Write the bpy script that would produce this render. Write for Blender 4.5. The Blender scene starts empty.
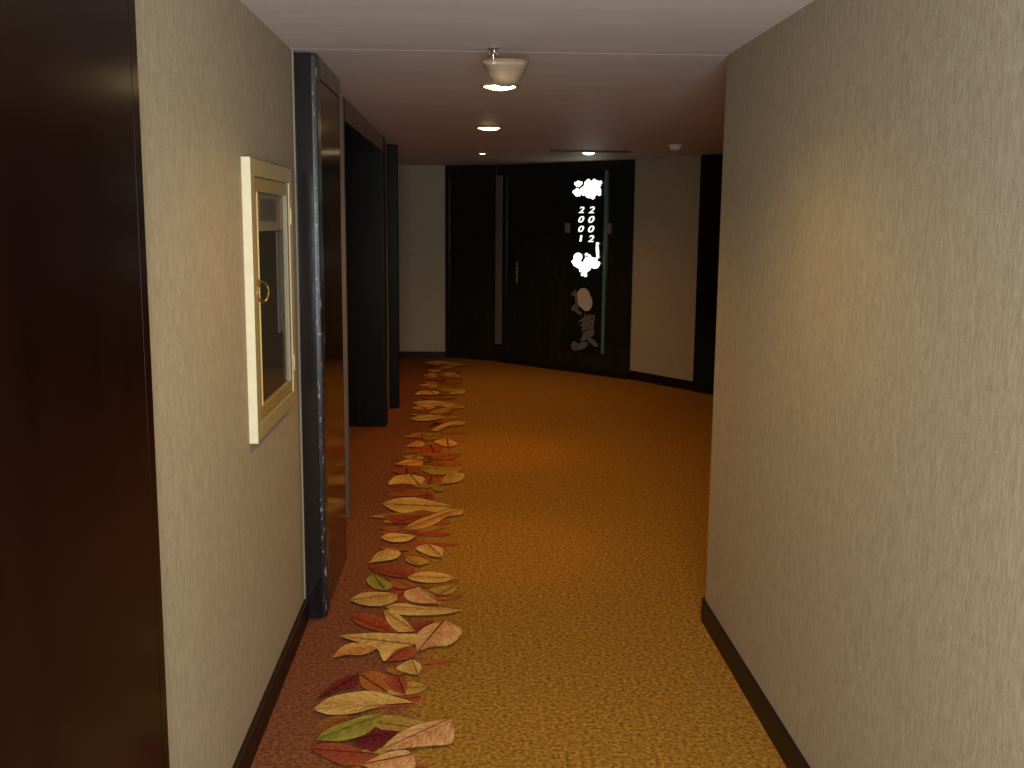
import bpy, bmesh, math, random
from mathutils import Matrix, Vector
LEAVES = [
('cream',[(-0.543,3.499),(-0.502,3.583),(-0.427,3.625),(-0.348,3.636),(-0.273,3.595),(-0.19,3.541),(-0.109,3.458),(-0.196,3.507),(-0.267,3.522),(-0.328,3.502),(-0.394,3.462),(-0.469,3.451),(-0.518,3.473)]),
('brown',[(-0.511,3.293),(-0.508,3.4),(-0.461,3.447),(-0.384,3.445),(-0.423,3.382),(-0.475,3.322)]),
('green',[(-0.506,3.278),(-0.472,3.353),(-0.411,3.406),(-0.354,3.445),(-0.286,3.459),(-0.303,3.387),(-0.341,3.311),(-0.41,3.268),(-0.475,3.27)]),
('plum',[(-0.389,3.275),(-0.342,3.326),(-0.284,3.34),(-0.224,3.328),(-0.264,3.272),(-0.301,3.193),(-0.332,3.215)]),
('red',[(-0.515,3.22),(-0.481,3.255),(-0.408,3.253),(-0.337,3.201),(-0.285,3.179),(-0.322,3.118),(-0.391,3.113),(-0.454,3.162)]),
('peach',[(-0.28,3.2),(-0.243,3.286),(-0.181,3.361),(-0.107,3.398),(-0.054,3.413),(-0.041,3.326),(-0.051,3.237),(-0.116,3.224),(-0.188,3.211),(-0.237,3.198)]),
('peach',[(-0.335,3.107),(-0.271,3.171),(-0.208,3.198),(-0.171,3.169),(-0.166,3.073),(-0.247,3.049)]),
('plum',[(-0.544,3.575),(-0.514,3.673),(-0.467,3.755),(-0.411,3.783),(-0.41,3.688),(-0.471,3.653)]),
('orange',[(-0.412,3.793),(-0.355,3.811),(-0.301,3.761),(-0.291,3.631),(-0.348,3.641),(-0.393,3.688)]),
('red',[(-0.312,3.742),(-0.27,3.789),(-0.224,3.721),(-0.226,3.612),(-0.276,3.649)]),
('cream',[(-0.25,3.878),(-0.218,3.919),(-0.176,3.857),(-0.185,3.768),(-0.228,3.788),(-0.272,3.829)]),
('orange',[(-0.315,3.83),(-0.283,3.859),(-0.238,3.818),(-0.244,3.779),(-0.286,3.79)]),
('red',[(-0.32,3.901),(-0.285,4.016),(-0.234,4.058),(-0.196,4.014),(-0.227,3.929)]),
('cream',[(-0.541,4.162),(-0.461,4.177),(-0.379,4.187),(-0.286,4.173),(-0.203,4.16),(-0.207,4.058),(-0.284,4.005),(-0.325,3.901),(-0.366,4.028),(-0.442,4.085)]),
('peachy',[(-0.532,3.942),(-0.509,4.042),(-0.46,4.086),(-0.385,4.051),(-0.365,4.018),(-0.413,3.965),(-0.473,3.962)]),
('peach',[(-0.199,3.982),(-0.211,4.137),(-0.17,4.254),(-0.096,4.314),(-0.02,4.203),(-0.064,4.055),(-0.144,4.034)]),
('red',[(-0.511,4.385),(-0.448,4.422),(-0.365,4.357),(-0.299,4.233),(-0.296,4.173),(-0.392,4.222),(-0.473,4.297)]),
('cream',[(-0.366,4.487),(-0.299,4.526),(-0.198,4.483),(-0.109,4.468),(-0.021,4.44),(-0.079,4.397),(-0.194,4.379),(-0.301,4.394)]),
('cream',[(-0.372,4.447),(-0.323,4.433),(-0.268,4.33),(-0.219,4.202),(-0.288,4.197),(-0.342,4.306)]),
('red',[(-0.265,4.28),(-0.211,4.329),(-0.144,4.315),(-0.16,4.23),(-0.224,4.207)]),
('peach',[(-0.29,4.674),(-0.228,4.734),(-0.165,4.636),(-0.123,4.519),(-0.202,4.521),(-0.271,4.567)]),
('cream',[(-0.537,4.568),(-0.496,4.654),(-0.422,4.676),(-0.326,4.65),(-0.321,4.568),(-0.374,4.501),(-0.456,4.503)]),
('red',[(-0.332,4.675),(-0.287,4.71),(-0.287,4.568),(-0.328,4.557)]),
('orange',[(-0.377,4.876),(-0.303,4.835),(-0.249,4.796),(-0.246,4.734),(-0.314,4.723),(-0.351,4.761)]),
('green',[(-0.484,4.839),(-0.461,4.93),(-0.401,4.85),(-0.351,4.761),(-0.38,4.687),(-0.444,4.737)]),
('olive',[(-0.176,4.708),(-0.108,4.756),(-0.039,4.78),(-0.063,4.658),(-0.131,4.635)]),
('cream',[(-0.289,4.887),(-0.221,4.952),(-0.13,4.937),(-0.048,4.862),(-0.109,4.806),(-0.188,4.795),(-0.268,4.835)]),
('red',[(-0.492,5.025),(-0.417,5.051),(-0.334,5.036),(-0.259,5.007),(-0.271,4.887),(-0.342,4.888),(-0.426,4.942)]),
('cream',[(-0.496,5.095),(-0.47,5.239),(-0.42,5.33),(-0.349,5.267),(-0.361,5.164),(-0.423,5.122)]),
('olive',[(-0.316,5.193),(-0.25,5.191),(-0.19,5.104),(-0.243,5.048),(-0.301,5.106)]),
('cream',[(-0.27,5.327),(-0.211,5.405),(-0.13,5.325),(-0.127,5.175),(-0.194,5.205)]),
('orange',[(-0.504,5.409),(-0.393,5.36),(-0.276,5.349),(-0.331,5.298),(-0.428,5.314)]),
('cream',[(-0.473,5.505),(-0.439,5.588),(-0.359,5.587),(-0.276,5.552),(-0.321,5.454),(-0.399,5.439)]),
('orange',[(-0.495,5.709),(-0.42,5.736),(-0.365,5.69),(-0.413,5.639)]),
('peachy',[(-0.359,5.672),(-0.3,5.832),(-0.22,5.943),(-0.115,6.078),(-0.028,6.117),(-0.027,5.979),(-0.113,5.923),(-0.173,5.794),(-0.252,5.688)]),
('red',[(-0.489,5.966),(-0.373,5.984),(-0.264,5.963),(-0.32,5.814),(-0.424,5.797)]),
('cream',[(-0.519,6.204),(-0.46,6.308),(-0.349,6.359),(-0.233,6.285),(-0.072,6.138),(-0.18,6.02),(-0.268,6.06),(-0.363,6.003),(-0.443,6.062)]),
('orange',[(-0.439,6.506),(-0.336,6.55),(-0.24,6.481),(-0.328,6.393)]),
('olive',[(-0.22,6.595),(-0.174,6.642),(-0.148,6.548),(-0.193,6.494)]),
('cream',[(-0.517,6.682),(-0.484,6.903),(-0.388,6.953),(-0.284,6.851),(-0.312,6.657),(-0.423,6.705)]),
('cream',[(-0.17,6.703),(-0.15,6.901),(-0.09,7.029),(-0.02,6.951),(-0.038,6.775),(-0.122,6.703)]),
('orange',[(-0.294,6.802),(-0.237,6.901),(-0.161,6.85),(-0.182,6.703),(-0.253,6.68)]),
('olive',[(-0.361,7.165),(-0.26,7.219),(-0.142,7.136),(-0.014,7.19),(-0.077,7.003),(-0.226,6.952)]),
('red',[(-0.52,7.058),(-0.425,7.165),(-0.343,7.057),(-0.413,6.953)]),
('peachy',[(-0.52,7.248),(-0.438,7.39),(-0.318,7.36),(-0.325,7.219),(-0.428,7.22)]),
('olive',[(-0.472,7.507),(-0.367,7.567),(-0.308,7.447),(-0.398,7.389)]),
('orange',[(-0.295,7.447),(-0.179,7.627),(-0.042,7.596),(-0.121,7.417)]),
('red',[(-0.359,7.69),(-0.285,7.914),(-0.183,7.784),(-0.247,7.627)]),
('peachy',[(-0.47,7.817),(-0.406,8.083),(-0.33,7.981),(-0.353,7.849)]),
('peachy',[(-0.26,8.015),(-0.162,8.152),(-0.073,7.947),(-0.142,7.816)]),
('orange',[(-0.442,8.223),(-0.359,8.331),(-0.296,8.223),(-0.365,8.138)]),
('cream',[(-0.505,8.957),(-0.439,9.085),(-0.312,9.155),(-0.165,9.086),(-0.288,8.916),(-0.413,8.874)]),
('plum',[(-0.313,8.712),(-0.27,8.833),(-0.206,8.768),(-0.249,8.633)]),
('cream',[(-0.303,8.442),(-0.234,8.673),(-0.129,8.834),(-0.01,8.85),(-0.034,8.713),(-0.156,8.633),(-0.243,8.442)]),
('peachy',[(-0.509,9.489),(-0.416,9.681),(-0.291,9.538),(-0.387,9.397)]),
('olive',[(-0.24,9.538),(-0.142,9.732),(-0.012,9.733),(-0.054,9.539)]),
('orange',[(-0.349,9.261),(-0.219,9.352),(-0.118,9.244),(-0.231,9.155)])]

C = bpy.context.scene.collection
PI = math.pi
H = 2.4

# ------------------------------------------------------------------ helpers
def box(bm, x0, x1, y0, y1, z0, z1, bev=0.0, seg=2):
    r = bmesh.ops.create_cube(bm, size=1.0)
    vs = r['verts']
    for v in vs:
        v.co.x = (x0+x1)/2 + v.co.x*(x1-x0)
        v.co.y = (y0+y1)/2 + v.co.y*(y1-y0)
        v.co.z = (z0+z1)/2 + v.co.z*(z1-z0)
    if bev > 0:
        es = list({e for v in vs for e in v.link_edges})
        bmesh.ops.bevel(bm, geom=es, offset=bev, segments=seg, affect='EDGES', profile=0.5)

def prism(bm, pts, z0, z1):
    a = [bm.verts.new((x, y, z0)) for x, y in pts]
    b = [bm.verts.new((x, y, z1)) for x, y in pts]
    n = len(pts)
    bm.faces.new(a[::-1]); bm.faces.new(b)
    for i in range(n):
        bm.faces.new((a[i], a[(i+1) % n], b[(i+1) % n], b[i]))

def lathe(bm, prof, cx=0, cy=0, seg=40, close=False):
    rings = []
    for r, z in prof:
        rings.append([bm.verts.new((cx+r*math.cos(2*PI*k/seg), cy+r*math.sin(2*PI*k/seg), z)) for k in range(seg)])
    for i in range(len(rings)-1):
        for k in range(seg):
            bm.faces.new((rings[i][k], rings[i][(k+1) % seg], rings[i+1][(k+1) % seg], rings[i+1][k]))
    if close:
        bm.faces.new(rings[0]); bm.faces.new(rings[-1][::-1])

def tube(bm, pts, r, seg=10):
    pts = [Vector(p) for p in pts]
    rings = []
    up = Vector((0.13, 0.21, 0.97)).normalized()
    for i, p in enumerate(pts):
        d = (pts[min(i+1, len(pts)-1)] - pts[max(i-1, 0)]).normalized()
        s = d.cross(up)
        if s.length < 1e-3: s = d.cross(Vector((1, 0, 0)))
        s.normalize(); t = s.cross(d)
        rr = r[i] if isinstance(r, (list, tuple)) else r
        rings.append([bm.verts.new(p + (s*math.cos(2*PI*k/seg) + t*math.sin(2*PI*k/seg))*rr) for k in range(seg)])
    for i in range(len(rings)-1):
        for k in range(seg):
            bm.faces.new((rings[i][k], rings[i][(k+1) % seg], rings[i+1][(k+1) % seg], rings[i+1][k]))
    bm.faces.new(rings[0][::-1]); bm.faces.new(rings[-1])

def obj(name, bm, mat, parent=None, smooth=False, mw=None):
    bmesh.ops.recalc_face_normals(bm, faces=bm.faces[:])
    me = bpy.data.meshes.new(name)
    bm.to_mesh(me); bm.free()
    if mat: me.materials.append(mat)
    if smooth:
        for p in me.polygons: p.use_smooth = True
        try: me.set_sharp_from_angle(angle=math.radians(40))
        except Exception: pass
    o = bpy.data.objects.new(name, me); C.objects.link(o)
    if mw is not None: o.matrix_world = mw
    if parent: o.parent = parent
    return o

def B(*a, **k):
    bm = bmesh.new(); box(bm, *a, **k); return bm

def tag(o, label, cat, group=None):
    o['label'] = label; o['category'] = cat
    if group: o['group'] = group
    return o

def thing(name, label, cat, loc=(0, 0, 0), group=None, mw=None):
    o = bpy.data.objects.new(name, None); C.objects.link(o)
    o.location = loc
    if mw is not None: o.matrix_world = mw
    return tag(o, label, cat, group)

def struct(name, bm, mat, smooth=False, label=None, mw=None):
    o = obj(name, bm, mat, None, smooth, mw)
    o['kind'] = 'structure'
    if label: o['label'] = label; 
    return o

def structroot(name, loc=(0, 0, 0), mw=None, label=None):
    o = bpy.data.objects.new(name, None); C.objects.link(o); o.location = loc
    if mw is not None: o.matrix_world = mw
    o['kind'] = 'structure'
    if label: o['label'] = label
    return o

# ------------------------------------------------------------------ materials
class NT:
    def __init__(s, name):
        s.m = bpy.data.materials.new(name); s.m.use_nodes = True
        s.t = s.m.node_tree; s.b = s.t.nodes['Principled BSDF']
    def n(s, typ, **kw):
        nd = s.t.nodes.new(typ)
        for k, v in kw.items(): setattr(nd, k, v)
        return nd
    def l(s, a, b): s.t.links.new(a, b)
    def noise(s, vec, scale, detail=3, rough=.6, mscale=None):
        if mscale:
            mp = s.n('ShaderNodeMapping'); mp.inputs['Scale'].default_value = mscale
            s.l(vec, mp.inputs['Vector']); vec = mp.outputs['Vector']
        nz = s.n('ShaderNodeTexNoise'); nz.inputs['Scale'].default_value = scale
        nz.inputs['Detail'].default_value = detail; nz.inputs['Roughness'].default_value = rough
        s.l(vec, nz.inputs['Vector']); return nz.outputs['Fac']
    def ramp(s, fac, stops):
        r = s.n('ShaderNodeValToRGB'); e = r.color_ramp.elements
        e[0].position = stops[0][0]; e[0].color = (*stops[0][1], 1)
        e[1].position = stops[-1][0]; e[1].color = (*stops[-1][1], 1)
        for p, c in stops[1:-1]:
            q = e.new(p); q.color = (*c, 1)
        s.l(fac, r.inputs['Fac']); return r.outputs['Color']
    def mix(s, fac, a, b, typ='MIX'):
        m = s.n('ShaderNodeMix'); m.data_type = 'RGBA'; m.blend_type = typ
        for i, v in ((0, fac), (6, a), (7, b)):
            if isinstance(v, (int, float)): m.inputs[i].default_value = v
            elif isinstance(v, tuple): m.inputs[i].default_value = (*v, 1)
            else: s.l(v, m.inputs[i])
        return m.outputs[2]
    def math(s, op, a, b=None, c=None):
        m = s.n('ShaderNodeMath'); m.operation = op
        for i, v in enumerate((a, b, c)):
            if v is None: continue
            if isinstance(v, (int, float)): m.inputs[i].default_value = v
            else: s.l(v, m.inputs[i])
        return m.outputs[0]
    def bump(s, h, strength, dist=.002):
        b = s.n('ShaderNodeBump'); b.inputs['Strength'].default_value = strength
        b.inputs['Distance'].default_value = dist
        s.l(h, b.inputs['Height']); s.l(b.outputs['Normal'], s.b.inputs['Normal'])

def plain(name, col, rough=.5, metal=0.0, emit=None, es=0, bump=0, spec=.5):
    t = NT(name); t.b.inputs['Roughness'].default_value = rough
    t.b.inputs['Metallic'].default_value = metal
    t.b.inputs['Specular IOR Level'].default_value = spec
    tc = t.n('ShaderNodeTexCoord')
    f = t.noise(tc.outputs['Object'], 22, 4)
    c = t.mix(f, tuple(x*.85 for x in col), tuple(min(1, x*1.12) for x in col))
    t.l(c, t.b.inputs['Base Color'])
    if bump: t.bump(f, bump)
    if emit:
        t.b.inputs['Emission Color'].default_value = (*emit, 1)
        t.b.inputs['Emission Strength'].default_value = es
    return t.m

def wallpaper():
    t = NT('grasscloth_wallpaper'); tc = t.n('ShaderNodeTexCoord'); v = tc.outputs['Object']
    fib = t.noise(v, 1, 4, .65, (300, 300, 26))
    fib2 = t.noise(v, 1, 3, .6, (120, 120, 3))
    wea = t.noise(v, 1, 3, .7, (60, 60, 260))
    col = t.ramp(fib, [(.28, (.20, .168, .105)), (.5, (.36, .312, .208)), (.74, (.52, .465, .325))])
    col = t.mix(t.math('MULTIPLY', fib2, .55), col, (.25, .195, .13), 'MIX')
    col = t.mix(t.math('MULTIPLY', t.math('GREATER_THAN', wea, .58), .22), col, (.52, .44, .31))
    t.l(col, t.b.inputs['Base Color']); t.b.inputs['Roughness'].default_value = .8
    t.b.inputs['Specular IOR Level'].default_value = .25
    t.bump(t.math('ADD', fib, t.math('MULTIPLY', wea, .5)), .35, .0015)
    return t.m

def ceiling_mat():
    t = NT('ceiling_paint'); tc = t.n('ShaderNodeTexCoord'); v = tc.outputs['Object']
    f = t.noise(v, 1, 3, .6, (1.2, 6, 1)); g = t.noise(v, 60, 3)
    c = t.ramp(f, [(.3, (.54, .53, .52)), (.7, (.60, .59, .58))])
    t.l(c, t.b.inputs['Base Color']); t.b.inputs['Roughness'].default_value = .55
    t.b.inputs['Specular IOR Level'].default_value = .5
    t.bump(t.math('ADD', f, t.math('MULTIPLY', g, .04)), .25, .01)
    return t.m

def wood(name, a, b, rough=.16, scale=(14, 14, 1.2), spec=.5, coat=.3, ior=1.5):
    t = NT(name); tc = t.n('ShaderNodeTexCoord'); v = tc.outputs['Object']
    g = t.noise(v, 1, 6, .65, scale); g2 = t.noise(v, 1, 4, .6, (scale[0]*9, scale[1]*9, scale[2]*4))
    f = t.math('ADD', t.math('MULTIPLY', g, .7), t.math('MULTIPLY', g2, .3))
    t.b.inputs['IOR'].default_value = ior
    t.l(t.ramp(f, [(.35, a), (.65, b)]), t.b.inputs['Base Color'])
    t.b.inputs['Roughness'].default_value = rough
    t.b.inputs['Specular IOR Level'].default_value = spec
    t.b.inputs['Coat Weight'].default_value = coat
    t.b.inputs['Coat Roughness'].default_value = rough*.6
    t.bump(g2, .06, .001)
    return t.m

def worn_edge():
    t = NT('worn_black_lacquer'); tc = t.n('ShaderNodeTexCoord'); v = tc.outputs['Object']
    f = t.noise(v, 1, 4, .75, (60, 60, 22))
    c = t.ramp(f, [(.57, (.010, .008, .009)), (.64, (.26, .26, .27))])
    t.l(c, t.b.inputs['Base Color']); t.b.inputs['Roughness'].default_value = .3
    return t.m

def carpet():
    t = NT('woven_carpet'); tc = t.n('ShaderNodeTexCoord'); v = tc.outputs['Object']
    sx = t.n('ShaderNodeSeparateXYZ'); t.l(v, sx.inputs[0])
    sp = t.noise(v, 62, 4, .8)
    sp2 = t.noise(v, 1, 3, .6, (26, 60, 1))
    big = t.noise(v, 3.2, 3, .6)
    gold = t.ramp(sp, [(.36, (.075, .033, .006)), (.5, (.25, .128, .022)), (.64, (.43, .24, .052))])
    gold = t.mix(t.math('MULTIPLY', t.math('GREATER_THAN', sp2, .56), .30), gold, (.19, .085, .012))
    gold = t.mix(t.math('MULTIPLY', big, .25), gold, (.25, .12, .015))
    red = t.ramp(sp, [(.34, (.075, .026, .013)), (.5, (.165, .060, .028)), (.68, (.27, .115, .052))])
    # ragged join of the two grounds under the leaf border
    e = t.math('ADD', sx.outputs['X'], t.math('MULTIPLY', t.math('SUBTRACT', t.noise(v, 4.5, 3), .5), .55))
    mr = t.n('ShaderNodeMapRange'); mr.inputs['From Min'].default_value = -.34; mr.inputs['From Max'].default_value = -.2
    t.l(e, mr.inputs['Value'])
    t.l(t.mix(mr.outputs[0], red, gold), t.b.inputs['Base Color'])
    t.b.inputs['Roughness'].default_value = .95; t.b.inputs['Specular IOR Level'].default_value = 0
    t.bump(t.noise(v, 260, 3), .5, .004)
    return t.m

def leafmat():
    t = NT('carpet_leaf_yarn'); tc = t.n('ShaderNodeTexCoord'); v = tc.outputs['Object']
    at = t.n('ShaderNodeAttribute'); at.attribute_name = 'leafcol'
    a2 = t.n('ShaderNodeAttribute'); a2.attribute_name = 'leafcol2'
    uv = t.n('ShaderNodeUVMap'); uv.uv_map = 'leafuv'
    s = t.n('ShaderNodeSeparateXYZ'); t.l(uv.outputs[0], s.inputs[0])
    u = s.outputs['X']; w = t.math('ABSOLUTE', s.outputs['Y'])
    wob = t.noise(v, 18, 3)
    ph = t.math('ADD', t.math('MULTIPLY', t.math('SUBTRACT', u, t.math('MULTIPLY', w, .22)), 42), t.math('MULTIPLY', wob, 9))
    vein = t.math('SINE', ph)
    veinm = t.math('MULTIPLY', t.math('GREATER_THAN', vein, .5), .20)
    rib = t.math('MULTIPLY', t.math('LESS_THAN', t.math('ADD', w, t.math('MULTIPLY', wob, .05)), .06), .26)
    tip = t.n('ShaderNodeMapRange'); tip.inputs['From Min'].default_value = .15; tip.inputs['From Max'].default_value = .9
    t.l(t.math('ADD', t.math('MULTIPLY', w, .8), t.math('MULTIPLY', wob, .5)), tip.inputs['Value'])
    sk = t.n('ShaderNodeCombineXYZ'); t.l(t.math('MULTIPLY', t.math('SUBTRACT', u, t.math('MULTIPLY', w, .35)), 9), sk.inputs[0]); t.l(t.math('MULTIPLY', s.outputs['Y'], 1.1), sk.inputs[1]); t.l(at.outputs['Fac'], sk.inputs[2])
    streak = t.n('ShaderNodeTexNoise'); streak.inputs['Scale'].default_value = 2.2; streak.inputs['Detail'].default_value = 4; t.l(sk.outputs[0], streak.inputs['Vector'])
    sf = t.n('ShaderNodeMapRange'); sf.inputs['From Min'].default_value = .42; sf.inputs['From Max'].default_value = .6; t.l(streak.outputs['Fac'], sf.inputs['Value'])
    col = t.mix(t.math('MULTIPLY', t.math('ADD', tip.outputs[0], sf.outputs[0]), .5), a2.outputs['Color'], at.outputs['Color'])
    dark = t.mix(1.0, col, (.52, .36, .32), 'MULTIPLY')
    col = t.mix(t.math('MAXIMUM', veinm, rib), col, dark)
    sp = t.noise(v, 120, 3, .7)
    col = t.mix(1.0, col, t.ramp(sp, [(.3, (.62, .6, .55)), (.7, (1.25, 1.25, 1.2))]), 'MULTIPLY')
    t.l(col, t.b.inputs['Base Color']); t.b.inputs['Roughness'].default_value = .95
    t.b.inputs['Specular IOR Level'].default_value = 0
    t.bump(t.noise(v, 260, 3), .5, .004)
    return t.m

def glassmat(name, rough=.02, col=(1, 1, 1), ior=1.5):
    t = NT(name); t.b.inputs['Transmission Weight'].default_value = 1
    t.b.inputs['Roughness'].default_value = rough; t.b.inputs['Base Color'].default_value = (*col, 1)
    t.b.inputs['IOR'].default_value = ior
    return t.m

M_wall = wallpaper(); M_ceil = ceiling_mat(); M_carpet = carpet(); M_leaf = leafmat()
M_ebony = wood('black_lacquered_wood', (.007, .005, .005), (.013, .010, .010), .15, spec=.35, coat=.15)
M_ebony_far = wood('black_stained_pier_wood', (.006, .0065, .005), (.011, .011, .009), .3, spec=.14, coat=0, ior=1.22)
M_door_far = wood('dark_stained_door_wood', (.008, .0095, .007), (.015, .016, .012), .22, spec=.45, coat=0, ior=1.42)
M_brown = wood('dark_mahogany_wood', (.006, .0018, .0014), (.011, .0032, .0024), .22, (10, 10, .8), .4, 0, 1.2)
M_skirt = wood('dark_skirting_wood', (.010, .0045, .0035), (.018, .008, .006), .4, (10, 2, 10), .3, 0, 1.3)
M_bronze = plain('bronze_strip', (.10, .068, .045), .55, 0)
M_bead = plain('cream_corner_bead', (.20, .17, .12), .5)
M_brass = plain('polished_brass', (.85, .62, .25), .18, 1.0)
M_edge_lit = plain('lit_edge_cream', (.54, .50, .32), .45)  # frame metal painted lighter where its near side faces the light
M_alu = plain('champagne_aluminium', (.42, .34, .16), .42, .2)
M_alu_in = plain('gilded_aluminium', (.37, .27, .09), .4, .25)
M_chrome = plain('chrome', (.75, .75, .77), .12, 1.0)
M_white = plain('white_plastic', (.72, .68, .6), .5)
M_grille = plain('grey_vent_metal', (.035, .03, .022), .5, .3)
M_notice = plain('pale_notice_paper', (.40, .33, .22), .6)
M_plate = plain('grey_plate', (.17, .18, .17), .4)
M_dark = plain('dark_interior', (.03, .032, .018), .7)
_g = NT('cabinet_glass'); _tr = _g.n('ShaderNodeBsdfTransparent'); _gl = _g.n('ShaderNodeBsdfGlossy'); _gl.inputs['Roughness'].default_value = .03
_fr = _g.n('ShaderNodeLayerWeight'); _fw = _g.math('MULTIPLY', _g.math('POWER', _fr.outputs['Facing'], 5), .55); _mx = _g.n('ShaderNodeMixShader')
_g.l(_fw, _mx.inputs[0]); _g.l(_tr.outputs[0], _mx.inputs[1]); _g.l(_gl.outputs[0], _mx.inputs[2]); _g.l(_mx.outputs[0], _g.t.nodes['Material Output'].inputs['Surface'])
M_glass = _g.m
M_bowl = plain('translucent_bowl_plastic', (.66, .57, .44), .3)
M_bowl.node_tree.nodes['Principled BSDF'].inputs['Transmission Weight'].default_value = .75
M_bowl.node_tree.nodes['Principled BSDF'].inputs['IOR'].default_value = 1.25
M_sign = plain('black_sign_glass', (.006, .009, .008), .05, 0, spec=.6)
M_strip = plain('green_glass_edge', (.10, .16, .13), .1)
M_clip = plain('frosted_clip', (.16, .14, .12), .4)
M_lit = plain('glowing_white_letters', (.9, .95, .9), .4, 0, (.93, 1.0, .9), .55)  # emission stands in for the spotlight falling on the numbers
M_lit2 = plain('glowing_white_motif', (.9, .95, .9), .4, 0, (.95, 1.0, .86), 1.1)  # glow put in for the ceiling spot shining on the flower motifs
M_etch = plain('etched_pale_glass', (.42, .38, .30), .5)
M_etch2 = plain('etched_grey_glass', (.11, .11, .105), .5)
M_lamp = plain('lamp_diffuser', (1, .95, .8), .5, 0, (1, .74, .34), 12)

# ------------------------------------------------------------------ floor with its woven leaf border
LC = {'under': ((.27, .115, .03), (.24, .10, .025)), 'cream': ((.60, .45, .155), (.40, .22, .055)), 'peachy': ((.58, .36, .12), (.36, .13, .035)),
      'peach': ((.60, .43, .20), (.44, .17, .07)), 'orange': ((.33, .13, .035), (.27, .085, .025)),
      'red': ((.33, .085, .035), (.23, .045, .028)), 'plum': ((.17, .026, .026), (.085, .014, .018)),
      'green': ((.33, .29, .06), (.17, .16, .03)), 'olive': ((.38, .26, .06), (.27, .17, .035)),
      'brown': ((.25, .105, .03), (.15, .05, .015))}
def spline(p, n=5):
    e = max(((Vector(a)-Vector(b)).length, i, j) for i, a in enumerate(p) for j, b in enumerate(p))
    p = [q for i, q in enumerate(p) for _ in range(2 if i in e[1:] else 1)]         # pointed tips
    out = []; k = len(p)
    for i in range(k):
        a, b, c, d = (Vector(p[(i+j-1) % k]) for j in range(4))
        sharp = False
        for s in range(n):
            t = s/n
            out.append(0.5*((2*b)+(c-a)*t+(2*a-5*b+4*c-d)*t*t+(3*b-a-3*c+d)*t**3))
    return [v for i, v in enumerate(out) if (v-out[i-1]).length > 1e-4]
def ears(q):
    cr = lambda a, b, c: (b.x-a.x)*(c.y-a.y)-(b.y-a.y)*(c.x-a.x)
    idx = list(range(len(q)))
    if sum(q[i-1].x*q[i].y-q[i].x*q[i-1].y for i in idx) < 0: idx.reverse()
    out = []
    while len(idx) > 3:
        best = None
        for k in range(len(idx)):
            a, b, c = idx[k-1], idx[k], idx[(k+1) % len(idx)]
            A, B_, C_ = q[a], q[b], q[c]
            ar = cr(A, B_, C_)
            if ar <= 0: continue
            if any(cr(A, B_, q[m]) > 0 and cr(B_, C_, q[m]) > 0 and cr(C_, A, q[m]) > 0 for m in idx if m not in (a, b, c)): continue
            sc_ = ar/((A-B_).length_squared+(B_-C_).length_squared+(C_-A).length_squared)
            if best is None or sc_ > best[0]: best = (sc_, k, (a, b, c))
        if best is None: break
        out.append(best[2]); idx.pop(best[1])
    if len(idx) == 3: out.append(tuple(idx))
    return out
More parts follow.
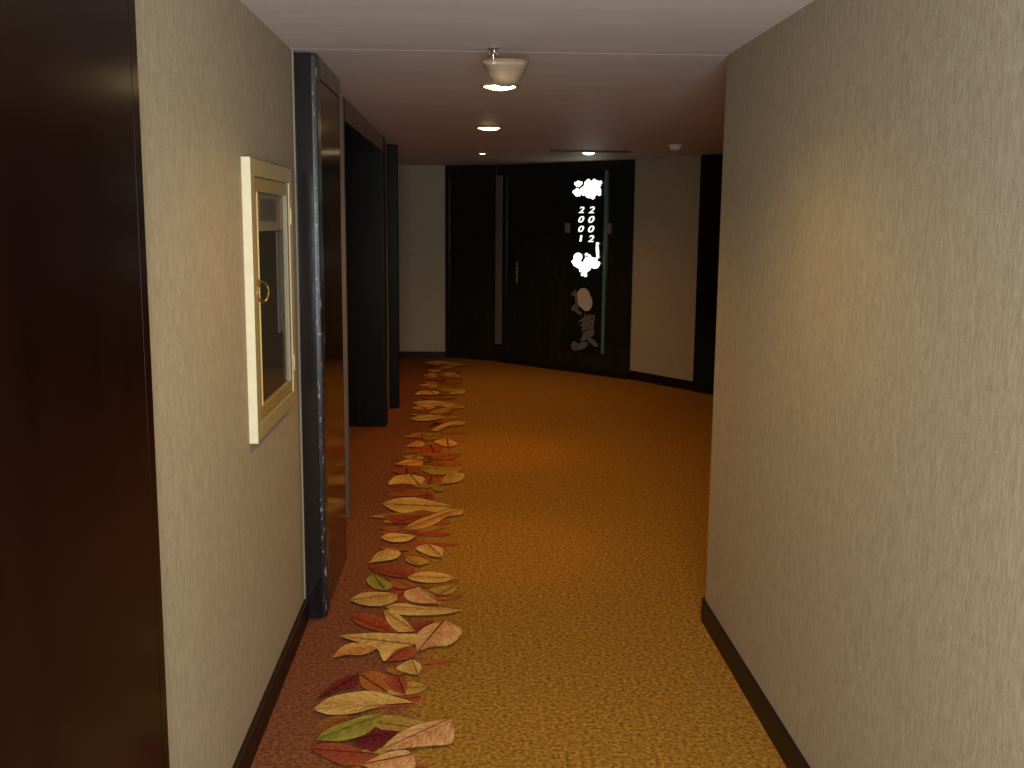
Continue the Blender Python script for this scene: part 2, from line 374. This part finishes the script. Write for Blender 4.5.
def make_floor():
    bm = bmesh.new()
    uvl = bm.loops.layers.uv.new('leafuv')
    c1 = bm.loops.layers.float_color.new('leafcol'); c2 = bm.loops.layers.float_color.new('leafcol2')
    box(bm, -2.75, 3.75, -0.95, 13.9, -.12, 0)
    for f in bm.faces: f.material_index = 0
    random.seed(4)
    copies = [(c, [(x, y) for x, y in p]) for c, p in LEAVES]
    near = [(c, p) for c, p in LEAVES if max(q[1] for q in p) < 5.8]
    for c, p in near: copies += [(c, [(x, y-2.72) for x, y in p])] if min(q[1] for q in p) > 2.2 else []          # the pattern repeats towards the lens
    far = [(c, p) for c, p in LEAVES if 5.0 < max(q[1] for q in p) < 8.6]
    for dy in (3.55, 6.4):
        for c, p in far:
            s = random.uniform(.85, 1.1)
            q = [(x*1.0+random.uniform(-.003, .003), y+dy) for x, y in p]
            if max(a[1] for a in q) < 12.9 and min(a[1] for a in q) > 9.2: copies.append((c, q))
    for k in range(150):
        y = random.uniform(-.6, 12.6); x = random.uniform(-.44, -.12); n = random.randint(6, 8); a0 = random.uniform(-.35, .35); lx = random.uniform(.07, .15); ly = random.uniform(.03, .07)
        copies.append((random.choice(['orange', 'orange', 'red', 'under', 'olive']), [(x+math.cos(2*PI*j/n)*lx*random.uniform(.7, 1.15)*math.cos(a0)-math.sin(2*PI*j/n)*ly*math.sin(a0), y+math.sin(2*PI*j/n)*ly*random.uniform(.8, 1.2)+math.cos(2*PI*j/n)*lx*math.sin(a0)) for j in range(n)]))
    order = {'under': -1, 'orange': 0, 'red': 0, 'plum': 1, 'brown': 1, 'olive': 2, 'green': 3, 'peachy': 4, 'cream': 5, 'peach': 6}
    copies.sort(key=lambda a: order[a[0]] - (3 if len(a[1]) in (6, 7, 8) and a[0] in ('orange', 'red', 'olive') and a not in LEAVES else 0))
    for i, (c, p) in enumerate(copies):
        q = spline(p)
        z = .0012 + i*.00004
        cen = sum(q, Vector((0, 0)))/len(q)
        # long axis
        best = max(((a-b).length, k, j) for k, a in enumerate(q) for j, b in enumerate(q))
        A, Bp = q[best[1]], q[best[2]]; ax = (Bp-A); L = ax.length; ax.normalize(); nx = Vector((-ax.y, ax.x))
        wd = max(abs((v-cen).dot(nx)) for v in q)
        vs = [bm.verts.new((v.x, v.y, z)) for v in q]
        fs = []
        for tri in ears(q):
            try: fs.append(bm.faces.new([vs[t] for t in tri]))
            except ValueError: pass
        for f in fs:
            f.normal_update()
            if f.normal.z < 0: f.normal_flip()
        k = random.uniform(.88, 1.12)
        for f in fs:
            f.material_index = 1
            for l in f.loops:
                w = Vector((l.vert.co.x, l.vert.co.y))
                l[uvl].uv = ((w-A).dot(ax)/L, (w-cen).dot(nx)/wd)
                l[c1] = (*[x*k for x in LC[c][0]], 1); l[c2] = (*[x*k for x in LC[c][1]], 1)
    for f in bm.faces:
        if f.material_index == 1 and f.normal.z < 0: f.normal_flip()
    me = bpy.data.meshes.new('floor'); bm.to_mesh(me); bm.free()
    me.materials.append(M_carpet); me.materials.append(M_leaf)
    o = bpy.data.objects.new('floor', me); C.objects.link(o); o['kind'] = 'structure'
    o['label'] = 'gold and rust carpet with a woven border of leaves'
make_floor()

# ------------------------------------------------------------------ ceiling: near bay and, past a plaster seam, a second bay 6 mm lower
bm = bmesh.new()
box(bm, -2.75, 3.75, -0.95, 4.31, H, H+.12); box(bm, -2.75, 3.75, 4.31, 13.9, H-.0004, H+.12)
struct('ceiling', bm, M_ceil)

# ------------------------------------------------------------------ walls
def arc(cx, cy, r, a0, a1, n=8):
    return [(cx+r*math.cos(math.radians(a0+(a1-a0)*k/n)), cy+r*math.sin(math.radians(a0+(a1-a0)*k/n))) for k in range(n+1)]
XR, XL, YC = 1.048, -.705, 4.35
bm = bmesh.new(); r = .035
prism(bm, [(XR, -0.7)] + [(x, y) for x, y in arc(XR+r, YC-r, r, 180, 90)] + [(3.5, YC), (3.5, YC-.2), (XR+.2, YC-.2), (XR+.2, -0.7)], 0, H)
struct('wall_right', bm, M_wall, True)
bm = bmesh.new(); prism(bm, [(XR-.016, -0.7)] + arc(XR+r, YC-r, r+.016, 180, 90) + [(3.5, YC+.016), (3.5, YC), (XR+r, YC)] + arc(XR+r, YC-r, r, 90, 180) + [(XR, -0.7)], 0, .095)
struct('baseboard_right', bm, M_skirt, True)
struct('wall_left', B(XL-.15, XL, -0.7, 5.94, 0, H), M_wall)
struct('baseboard_left', B(XL, XL+.018, 2.33, 4.365, 0, .1, bev=.003), M_skirt)
struct('trim_2', B(XL, XL+.006, 4.352, 4.368, .1, H), M_bead, label='thin cream corner bead between wallpaper and dark frame')
# open lift bay on the left, then the far part of the left wall
struct('wall_bay_near', B(-2.05, XL-.15, 5.80, 5.94, 0, H), M_wall)
struct('wall_bay_back', B(-2.15, -2.0, 5.94, 8.66, 0, H), M_ebony)
struct('trim_3', B(XL-.03, -.685, 5.925, 5.965, 0, H, bev=.004), M_bronze, label='slim bronze edge strip at the mouth of the left bay')
struct('trim_4', B(-.90, -.682, 5.965, 8.66, 2.27, H-.006, bev=.004), M_ebony, label='dark wooden lintel over the left bay')
struct('trim_5', B(-2.0, -.68, 8.66, 8.86, 0, H-.006, bev=.004), M_ebony_far, label='black lacquered pier closing the left bay')
struct('wall_left_far', B(-2.0, -.722, 8.86, 9.56, 0, H), M_wall)
bm = bmesh.new(); box(bm, -.722, -.632, 9.55, 9.70, 0, H-.006, bev=.004); box(bm, -2.7, -.722, 9.56, 9.70, 0, H-.006)
struct('trim_6', bm, M_ebony_far, label='second black upright standing out from the left wall')
struct('wall_side_far', B(-2.72, -2.6, 9.7, 13.2, 0, H), M_wall)

# far wall: a short square piece, then a splayed run with the two dark doors
P = [(-2.7, 13.2), (-.27, 13.18), (.42, 12.8), (1.8, 11.4), (2.36, 10.56), (3.0, 9.62), (3.5, 8.9)]
def frame(A, Bq):
    d = Vector((Bq[0]-A[0], Bq[1]-A[1])); L = d.length; d.normalize()
    n = Vector((d.y, -d.x))                                  # towards the corridor
    M = Matrix(((d.x, -n.x, 0, A[0]), (d.y, -n.y, 0, A[1]), (0, 0, 1, 0), (0, 0, 0, 1)))
    return M, L                                              # local x along, local -y towards the viewer
for nm, i in (('wall_back', 0), ('wall_back_splay', 3)):
    M, L = frame(P[i], P[i+1])
    struct(nm, B(0, L, 0, .12, 0, H), M_wall, mw=M)
    struct('baseboard_back' if i == 0 else 'baseboard_splay', B(0, L, -.018, 0, 0, .1 if i else .075, bev=.003), M_skirt, mw=M)
M, L = frame(P[4], P[6]); struct('trim_7', B(0, L, -.03, .1, 0, H-.006, bev=.004), M_ebony_far, mw=M, label='dark wooden panel at the right end of the far wall')
struct('wall_far_right', B(3.5, 3.62, YC-.2, 9.0, 0, H), M_wall)

# left-hand far door (flush dark leaf between casings)
M, L = frame(P[1], P[2])
d = structroot('door_3', mw=M, label='narrow dark door at the left end of the splayed far wall')
bm = bmesh.new(); box(bm, 0, .055, -.02, .1, 0, H-.006, bev=.004); box(bm, L-.07, L+.03, .0, .12, 0, H, bev=.002); box(bm, .055, L-.07, -.02, .1, 2.26, H-.006, bev=.004)
obj('door_frame', bm, M_door_far, d)
bm = bmesh.new(); box(bm, .055, L-.07, .0, .09, 0, 2.26)
obj('door_leaf', bm, M_door_far, d)
bm = bmesh.new(); tube(bm, [(.2, .002, 2.30), (.2, -.04, 2.30)], .010); obj('chrome_stub', bm, M_chrome, d)  # short chrome stub on the door head
struct('reflection_strip', B(L-.07, L+.02, -.035, .1, .22, 2.27, bev=.006), M_bronze, mw=M, label='bronze brown strip standing in for a reflection between the two far doors')  # brown strip stands in for the wallpaper's reflection in the glossy door
# right-hand far door
M, L = frame(P[2], P[3])
d = structroot('door_4', mw=M, label='wide dark door beside the lit room number sign')
bm = bmesh.new(); box(bm, .02, .085, -.02, .1, 0, H-.006, bev=.004); box(bm, .085, 1.06, -.02, .1, 2.27, H-.006, bev=.004); box(bm, 1.06, L+.02, -.02, .1, 0, H-.006, bev=.004)
obj('door_frame', bm, M_door_far, d)
bm = bmesh.new(); box(bm, .085, 1.06, .0, .09, 0, 2.27)
obj('door_leaf', bm, M_door_far, d)
struct('trim_9', B(0, L, -.06, -.02, 0, .05, bev=.004), M_skirt, mw=M, label='dark sill in front of the far doors')
bm = bmesh.new(); box(bm, .250, .275, -.008, .0, .98, 1.24, bev=.003)
tube(bm, [(.262, -.004, 1.12), (.262, -.045, 1.12), (.285, -.05, 1.12), (.32, -.05, 1.115)], .006)
obj('door_handle', bm, M_clip, d, True)

# ------------------------------------------------------------------ lit room-number sign (glass panel)
SM = M @ Matrix.Translation((0, -.03, 0))
sg = thing('room_number_sign', 'tall black glass sign with white lit room numbers and flower motifs beside the far door', 'sign', mw=SM)
obj('glass_panel', B(1.10, 1.60, -.008, 0.008, .25, 2.29, bev=.003), M_sign, sg)
obj('edge_strip', B(1.60, 1.635, -.012, .008, .25, 2.29, bev=.003), M_strip, sg)
for u in (1.076, 1.662):
    obj('clip', B(u-.035, u+.035, -.018, .009, 1.60, 1.71, bev=.005), M_clip, sg)
def digits(txt, u, z, w, h, step):
    bm = bmesh.new()
    for i, ch in enumerate(txt):
        cu = bpy.data.curves.new('glyph', 'FONT'); cu.body = ch; cu.align_x = 'CENTER'; cu.align_y = 'CENTER'
        cu.size = 1.0; cu.shear = .25 if ch != '1' else .1; cu.offset = .014; cu.extrude = .02; cu.resolution_u = 6
        to = bpy.data.objects.new('glyph', cu); C.objects.link(to)
        bpy.context.view_layer.update()
        me = to.evaluated_get(bpy.context.evaluated_depsgraph_get()).to_mesh()
        me = me.copy() if False else me
        xs = [v.co.x for v in me.vertices]; ys = [v.co.y for v in me.vertices]
        x0, x1, y0, y1 = min(xs), max(xs), min(ys), max(ys)
        n0 = len(bm.verts); bm.from_mesh(me); bm.verts.ensure_lookup_table()
        ww = w if ch != '1' else w*.5
        for v in bm.verts[n0:]:
            a = (v.co.x-(x0+x1)/2)/(x1-x0)*ww; b_ = (v.co.y-(y0+y1)/2)/(y1-y0)*h
            c_ = v.co.z*.15
            v.co = (u+a, -.011-c_, z-i*step+b_)
        to.to_mesh_clear(); bpy.data.objects.remove(to); bpy.data.curves.remove(cu)
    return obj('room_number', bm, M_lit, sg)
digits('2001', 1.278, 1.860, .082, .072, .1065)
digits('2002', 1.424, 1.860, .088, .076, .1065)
def disc(bm, u, z, ru, rz, y=-.012, seg=20, th=.004, ang=0):
    ca, sa = math.cos(ang), math.sin(ang)
    f = []; g = []
    for k in range(seg):
        a = 2*PI*k/seg; x = ru*math.cos(a); w = rz*math.sin(a)
        f.append(bm.verts.new((u+x*ca-w*sa, y-th, z+x*sa+w*ca))); g.append(bm.verts.new((u+x*ca-w*sa, y+th, z+x*sa+w*ca)))
    bm.faces.new(f); bm.faces.new(g[::-1])
    for k in range(seg): bm.faces.new((f[k], g[k], g[(k+1) % seg], f[(k+1) % seg]))
def motif(parts):
    bm = bmesh.new(); rnd = random.Random(len(parts)*7)
    parts = parts + [(u+ru*.95*math.cos(a), z+rz*.95*math.sin(a), .018, .022, a) for u, z, ru, rz, _ in parts[1:] for a in [rnd.uniform(0, 6.28) for q in range(2)]]
    cu = sum(q[0] for q in parts)/len(parts); cz = sum(q[1] for q in parts)/len(parts)
    for j, (u, z, ru, rz, a) in enumerate(parts): disc(bm, cu+(u-cu)*.95, cz+(z-cz)*.95, ru*.82, rz*.82, y=-.012-j*.0004, ang=a)
    return bm
U = lambda px: 1.159 + (px-573)*(.393/27.0)
Z = lambda py, z0=1.283, y0=262: z0 - (py-y0)*.01185
Zt = lambda py: 2.10 - (py-188)*.0118
top = [(U(587.5), Zt(182), .032, .04, 0), (U(578), Zt(184), .06, .028, .5), (U(576), Zt(192), .05, .055, 0), (U(583), Zt(190), .075, .05, .3),
       (U(592), Zt(187), .10, .085, 0), (U(597), Zt(184), .06, .04, -.5), (U(598), Zt(191), .045, .05, 0), (U(590), Zt(195), .085, .04, 0), (U(588), Zt(186), .08, .05, 0)]
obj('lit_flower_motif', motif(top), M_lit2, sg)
bot = [(U(578), Z(258), .075, .06, .2), (U(576), Z(264), .05, .05, 0), (U(581), Z(266), .085, .05, 0), (U(591), Z(262), .11, .065, 0),
       (U(596), Z(265), .075, .05, 0), (U(586), Z(268), .10, .06, 0), (U(585.5), Z(273), .04, .045, 0), (U(598.5), Z(251), .022, .09, .12), (U(589), Z(257), .05, .03, 0)]
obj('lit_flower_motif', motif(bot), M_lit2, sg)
bm = bmesh.new()
disc(bm, U(586.5), Z(256), .045, .018, y=-.0165, ang=-.3); obj('motif_notch', bm, M_strip, sg)
# pale unlit picture in the lower glass: a bloom over a bundle of leaves on a foot
zz = lambda py: .866 - (py-298)*.0117
bm = bmesh.new()
disc(bm, U(585), zz(298), .10, .115); disc(bm, U(588), zz(302), .085, .10, y=-.0125)
obj('pale_bloom', bm, M_etch, sg)
bm = bmesh.new()
for (x, y, a, b_, t) in ((578, 300, .02, .12, .2), (576, 308, .05, .03, .7), (580, 312, .06, .02, -.4), (575, 294, .04, .02, .6)): disc(bm, U(x), zz(y), a, b_, ang=t)
for k in range(5): disc(bm, U(588+k*.8), zz(318+k*4.2), .115-.008*k, .018, ang=.35, y=-.0125)
for k in range(4): disc(bm, U(586+k*3), zz(322), .014, .11, ang=-.15, y=-.0120)
for (x, y, a, b_, t) in ((590, 334, .12, .035, .6), (595, 340, .09, .03, -.5), (584, 345, .10, .04, .4), (577, 346, .05, .055, .2)): disc(bm, U(x), zz(y), a, b_, ang=t, y=-.013)
obj('pale_leaves', bm, M_etch2, sg)

# ------------------------------------------------------------------ first dark doorway on the left
d = structroot('door_2', (-.655, 4.79, 0), label='dark polished doorway standing out from the left wall')
Y0, Y1, XF = 4.372, 5.19, -.612
def off(bm):
    bmesh.ops.translate(bm, vec=(.655, -4.79, 0), verts=bm.verts[:]); return bm
bm = bmesh.new()
box(bm, XL, XF-.020, Y0, Y0+.10, 0, H-.006, bev=.003)
box(bm, XL, XF-.004, Y0+.10, Y1, 2.31, H-.006, bev=.003); box(bm, XL, XF-.007, Y1-.012, Y1, 0, 2.31, bev=.002)
obj('door_frame', off(bm), M_ebony, d)
bm = bmesh.new(); box(bm, XF-.026, XF, Y0+.018, Y0+.118, 0, H-.006, bev=.006)
obj('frame_moulding', off(bm), worn_edge(), d)
bm = bmesh.new(); box(bm, XL, XF-.008, Y0+.12, Y1-.013, 0, 2.307)
obj('door_leaf', off(bm), wood('polished_door_wood', (.014, .008, .005), (.022, .011, .007), .13, spec=.5, coat=.0, ior=1.4), d)

# nearest dark panel on the left
d = structroot('door_1', (-.69, .9, 0), label='dark mahogany doorway nearest the camera')
bm = bmesh.new(); box(bm, XL-.01, XL+.016, 2.235, 2.28, 0, H-.002, bev=.0012); box(bm, XL-.01, XL+.016, -.69, 2.235, 2.34, H-.002, bev=.001)
bmesh.ops.translate(bm, vec=(.69, -.9, 0), verts=bm.verts[:]); obj('door_frame', bm, M_brown, d)
bm = bmesh.new(); box(bm, XL-.01, XL+.0155, -.69, 2.2345, 0, 2.3395, bev=.0005)
bmesh.ops.translate(bm, vec=(.69, -.9, 0), verts=bm.verts[:]); obj('door_leaf', bm, M_brown, d)

# ------------------------------------------------------------------ wall cabinet with glass door
cb = thing('wall_cabinet', 'pale gold framed glass cabinet with a ring pull on the left wall', 'cabinet', (XL, 3.72, 1.46))
def cab(x0, x1, y0, y1, z0, z1, bm=None, bev=.002):
    bm = bm or bmesh.new(); box(bm, x0, x1, y0-3.72, y1-3.72, z0-1.46, z1-1.46, bev=bev); return bm
ya, yb, za, zb = 3.34, 4.105, 1.012, 1.921
bm = bmesh.new(); w = .055
for a in ((ya, ya+w, za, zb), (yb-w, yb, za, zb), (ya+w, yb-w, zb-w, zb), (ya+w, yb-w, za, za+w)): cab(0, .028, *a, bm=bm, bev=.003)
obj('outer_frame', bm, M_alu, cb)
obj('lit_edge', cab(0, .0285, 3.334, 3.341, 1.010, 1.923, bev=.001), M_edge_lit, cb)  # lighter copy of the frame side, brightness put into its colour
ya, yb, za, zb = 3.397, 4.048, 1.069, 1.864; w = .045
dr = obj('cabinet_door', None or (lambda b: ([cab(.008, .023, *a, bm=b, bev=.003) for a in ((ya, ya+w, za, zb), (yb-w, yb, za, zb), (ya+w, yb-w, zb-w, zb), (ya+w, yb-w, za, za+w))], b)[1])(bmesh.new()), M_alu_in, cb)
obj('glass_pane', cab(.013, .016, ya+w+.0005, yb-w-.0005, za+w+.0005, zb-w-.0005, bev=0), M_glass, dr)
for a in ((ya+w, ya+w+.006, za+w, zb-w), (yb-w-.010, yb-w, za+w, zb-w)):
    obj('glazing_bead', cab(.017, .027, *a, bev=.002), M_bead if a[0] > 3.6 else M_alu_in, dr)
nt = obj('notice_panel', cab(.0032, .0050, ya+w, yb-w, 1.69, zb-w, bev=0), M_notice, cb)
obj('printed_block', cab(.0052, .0058, ya+w+.14, yb-w-.12, 1.725, 1.80, bev=0), M_clip, nt)
obj('side_plate', cab(.0032, .0055, yb-w-.12, yb-w-.03, za+w+.2, 1.685, bev=0), M_plate, cb)
obj('back_plate', cab(.001, .003, ya, yb, za, zb, bev=0), M_dark, cb)
bm = bmesh.new(); lathe(bm, [(0.0005, .0), (.012, .0), (.012, .006), (.006, .012), (.0005, .013)], seg=16)
bmesh.ops.rotate(bm, verts=bm.verts[:], cent=(0, 0, 0), matrix=Matrix.Rotation(PI/2, 3, 'Y'))
bmesh.ops.translate(bm, verts=bm.verts[:], vec=(.023, 3.421-3.72, 1.525-1.46))
pts = [(.040+.013*math.sin(a), 3.421-3.72+.028*math.sin(a), 1.496-1.46+.033*math.cos(a)) for a in [2*PI*k/24 for k in range(25)]]
tube(bm, pts, .0034, 8)
obj('ring_pull', bm, M_brass, dr, True)
for zc in (1.18, 1.74):
    bm = bmesh.new(); tube(bm, [(.030, 4.052-3.72, zc-.03-1.46), (.030, 4.052-3.72, zc+.03-1.46)], .005); obj('hinge', bm, M_alu, cb, True)

# ------------------------------------------------------------------ ceiling fittings
def downlight(x, y, label, rec=.016, er=.078, group='round recessed downlights along the corridor ceiling'):
    zc = H if y < 4.31 else H-.0004
    t = thing('recessed_downlight', label, 'ceiling light', (x, y, zc))
    if group: t['group'] = group
    bm = bmesh.new(); lathe(bm, [(er+.003, -.0005), (er+.003, -.010), (er+.010, -.0115), (er+.020, -.007), (er+.022, -.0005)], seg=40)
    obj('trim_ring', bm, M_alu, t, True)
    bm = bmesh.new(); lathe(bm, [(.0005, -.009-rec), (er*.45, -.008-rec*.9), (er*.8, -.006-rec*.55), (er, -.004)], seg=40)
    obj('lamp_diffuser', bm, M_lamp, t, True)
    return t
def spot(x, y, power, col=(1, .47, .11), size=146, blend=.75, z=H-.03, r=.06):
    l = bpy.data.lights.new('downlight_beam', 'SPOT'); l.energy = power; l.color = col
    l.spot_size = math.radians(size); l.spot_blend = blend; l.shadow_soft_size = r
    o = bpy.data.objects.new('downlight_beam', l); C.objects.link(o); o.location = (x, y, z)
    return o
BOWL = M_bowl
downlight(.16, 2.97, 'round recessed downlight nearest the camera')
downlight(.16, 5.34, 'bright round downlight just beyond the hanging bowl')
downlight(.155, 7.70, 'small bright round downlight in the middle of the corridor ceiling')
downlight(.147, 10.6, 'faint round downlight at the far end of the corridor ceiling', er=.03, rec=.008)
downlight(1.18, 10.32, 'bright round spotlight beside the ceiling vent by the far doors', er=.06)
spot(.16, 2.97, 26, (1, .62, .22)); spot(.16, 5.34, 50, (1, .50, .13)); spot(.155, 7.70, 56, (1, .43, .085)); spot(.147, 10.6, 32, (1, .43, .085))
spot(1.18, 10.32, 2.0, (1, .55, .2))
a = bpy.data.lights.new('added_cool_fill', 'AREA'); a.shape = 'RECTANGLE'; a.size = 1.35; a.size_y = 1.4; a.energy = 100; a.color = (.93, .96, 1)
ao = bpy.data.objects.new('added_cool_fill', a); C.objects.link(ao); ao.location = (.175, -.80, 1.45); ao.rotation_euler = (PI/2, 0, 0)  # added cool fill light from behind the camera
wd = bpy.data.worlds.new('world'); bpy.context.scene.world = wd; wd.use_nodes = True
wd.node_tree.nodes['Background'].inputs[0].default_value = (.5, .55, .6, 1); wd.node_tree.nodes['Background'].inputs[1].default_value = .03

# hanging bowl and its chrome stem
t = thing('hanging_bowl_fitting', 'translucent bowl hanging from a small chrome stem under the ceiling', 'ceiling fitting', (.148, 4.2, H))
bm = bmesh.new(); lathe(bm, [(.0005, -.001), (.020, -.001), (.022, -.006), (.012, -.012), (.006, -.020), (.005, -.048), (.012, -.052), (.014, -.058), (.0005, -.058)], cx=-.048, cy=0, seg=20)
for k in range(6):
    a = k*PI/3; tube(bm, [(-.048+.006*math.cos(a), .006*math.sin(a), -.018), (-.048+.018*math.cos(a), .018*math.sin(a), -.026)], .002, 6)
obj('chrome_stem', bm, M_chrome, t, True)
bm = bmesh.new()
lathe(bm, [(.0005, -.146), (.030, -.145), (.046, -.139), (.060, -.122), (.072, -.098), (.084, -.072), (.094, -.056), (.090, -.054), (.080, -.070), (.067, -.098), (.055, -.120), (.043, -.135), (.028, -.141), (.0005, -.142)], seg=40)
obj('bowl', bm, BOWL, t, True)
bm = bmesh.new(); box(bm, -.085, .085, -.005, .005, -.062, -.056, bev=.001); obj('cross_bar', bm, M_chrome, t)
# smoke detector
t = thing('smoke_detector', 'small round white smoke detector on the far right ceiling', 'smoke detector', (1.82, 9.25, H-.0004))
bm = bmesh.new(); lathe(bm, [(.062, 0), (.062, -.012), (.050, -.020), (.046, -.036), (.030, -.046), (.0005, -.048)], seg=32); obj('housing', bm, M_white, t, True)
bm = bmesh.new(); lathe(bm, [(.0005, -.0485), (.008, -.0485), (.008, -.052), (.0005, -.053)], seg=12); obj('indicator', bm, M_chrome, t, True)
# linear vent
t = thing('ceiling_vent', 'long narrow slotted air vent in the ceiling before the far doors', 'vent', (1.17, 10.12, H-.0004))
bm = bmesh.new()
for a in ((-.38, .38, -.075, -.06), (-.38, .38, .06, .075), (-.38, -.36, -.06, .06), (.36, .38, -.06, .06)): box(bm, *a, -.012, -.001, bev=.002)
obj('vent_frame', bm, M_grille, t)
bm = bmesh.new()
for k in range(5): box(bm, -.36, .36, -.045+k*.022, -.040+k*.022, -.011, -.001)
obj('slats', bm, M_grille, t)

# ------------------------------------------------------------------ unseen wall and added window, set close behind the camera for cool fill
bm = bmesh.new()
for a in ((-.86, -.55, 0, H), (.9, 1.25, 0, H), (-.55, .9, 0, .7), (-.55, .9, 2.2, H)): box(bm, a[0], a[1], -.82, -.7, a[2], a[3])
struct('wall_front', bm, M_wall)
w = structroot('added_window', (.175, -.76, 1.45))  # made-up window giving the cool fill a source
bm = bmesh.new()
for a in ((-.725, -.675, -.75, .75), (.675, .725, -.75, .75), (-.675, .675, .70, .75), (-.675, .675, -.75, -.70), (-.02, .02, -.70, .70)): box(bm, a[0], a[1], -.03, .03, a[2], a[3], bev=.004)
obj('added_window_frame', bm, M_white, w)

# ------------------------------------------------------------------ camera
cam = bpy.data.cameras.new('camera'); co = bpy.data.objects.new('camera', cam); C.objects.link(co)
f, p, yw, rl, h = 1038.7076, .1561, .0438, .0090, 1.7335
cy, sy = math.cos(yw), math.sin(yw); cp, sp = math.cos(p), math.sin(p); cr, sr = math.cos(rl), math.sin(rl)
R = Vector((cy, -sy, 0)); F = Vector((sy*cp, cy*cp, -sp)); Uv = R.cross(F)
R2 = R*cr+Uv*sr; U2 = -R*sr+Uv*cr
co.matrix_world = Matrix(((R2.x, U2.x, -F.x, 0), (R2.y, U2.y, -F.y, 0), (R2.z, U2.z, -F.z, h), (0, 0, 0, 1)))
cam.sensor_width = 36; cam.lens = f/1024*36; cam.clip_start = .05
sc = bpy.context.scene; sc.camera = co
sc.view_settings.view_transform = 'Standard'; sc.view_settings.look = 'None'
sc.view_settings.gamma = 1; sc.view_settings.use_curve_mapping = False
sc.view_settings.exposure = 1.0
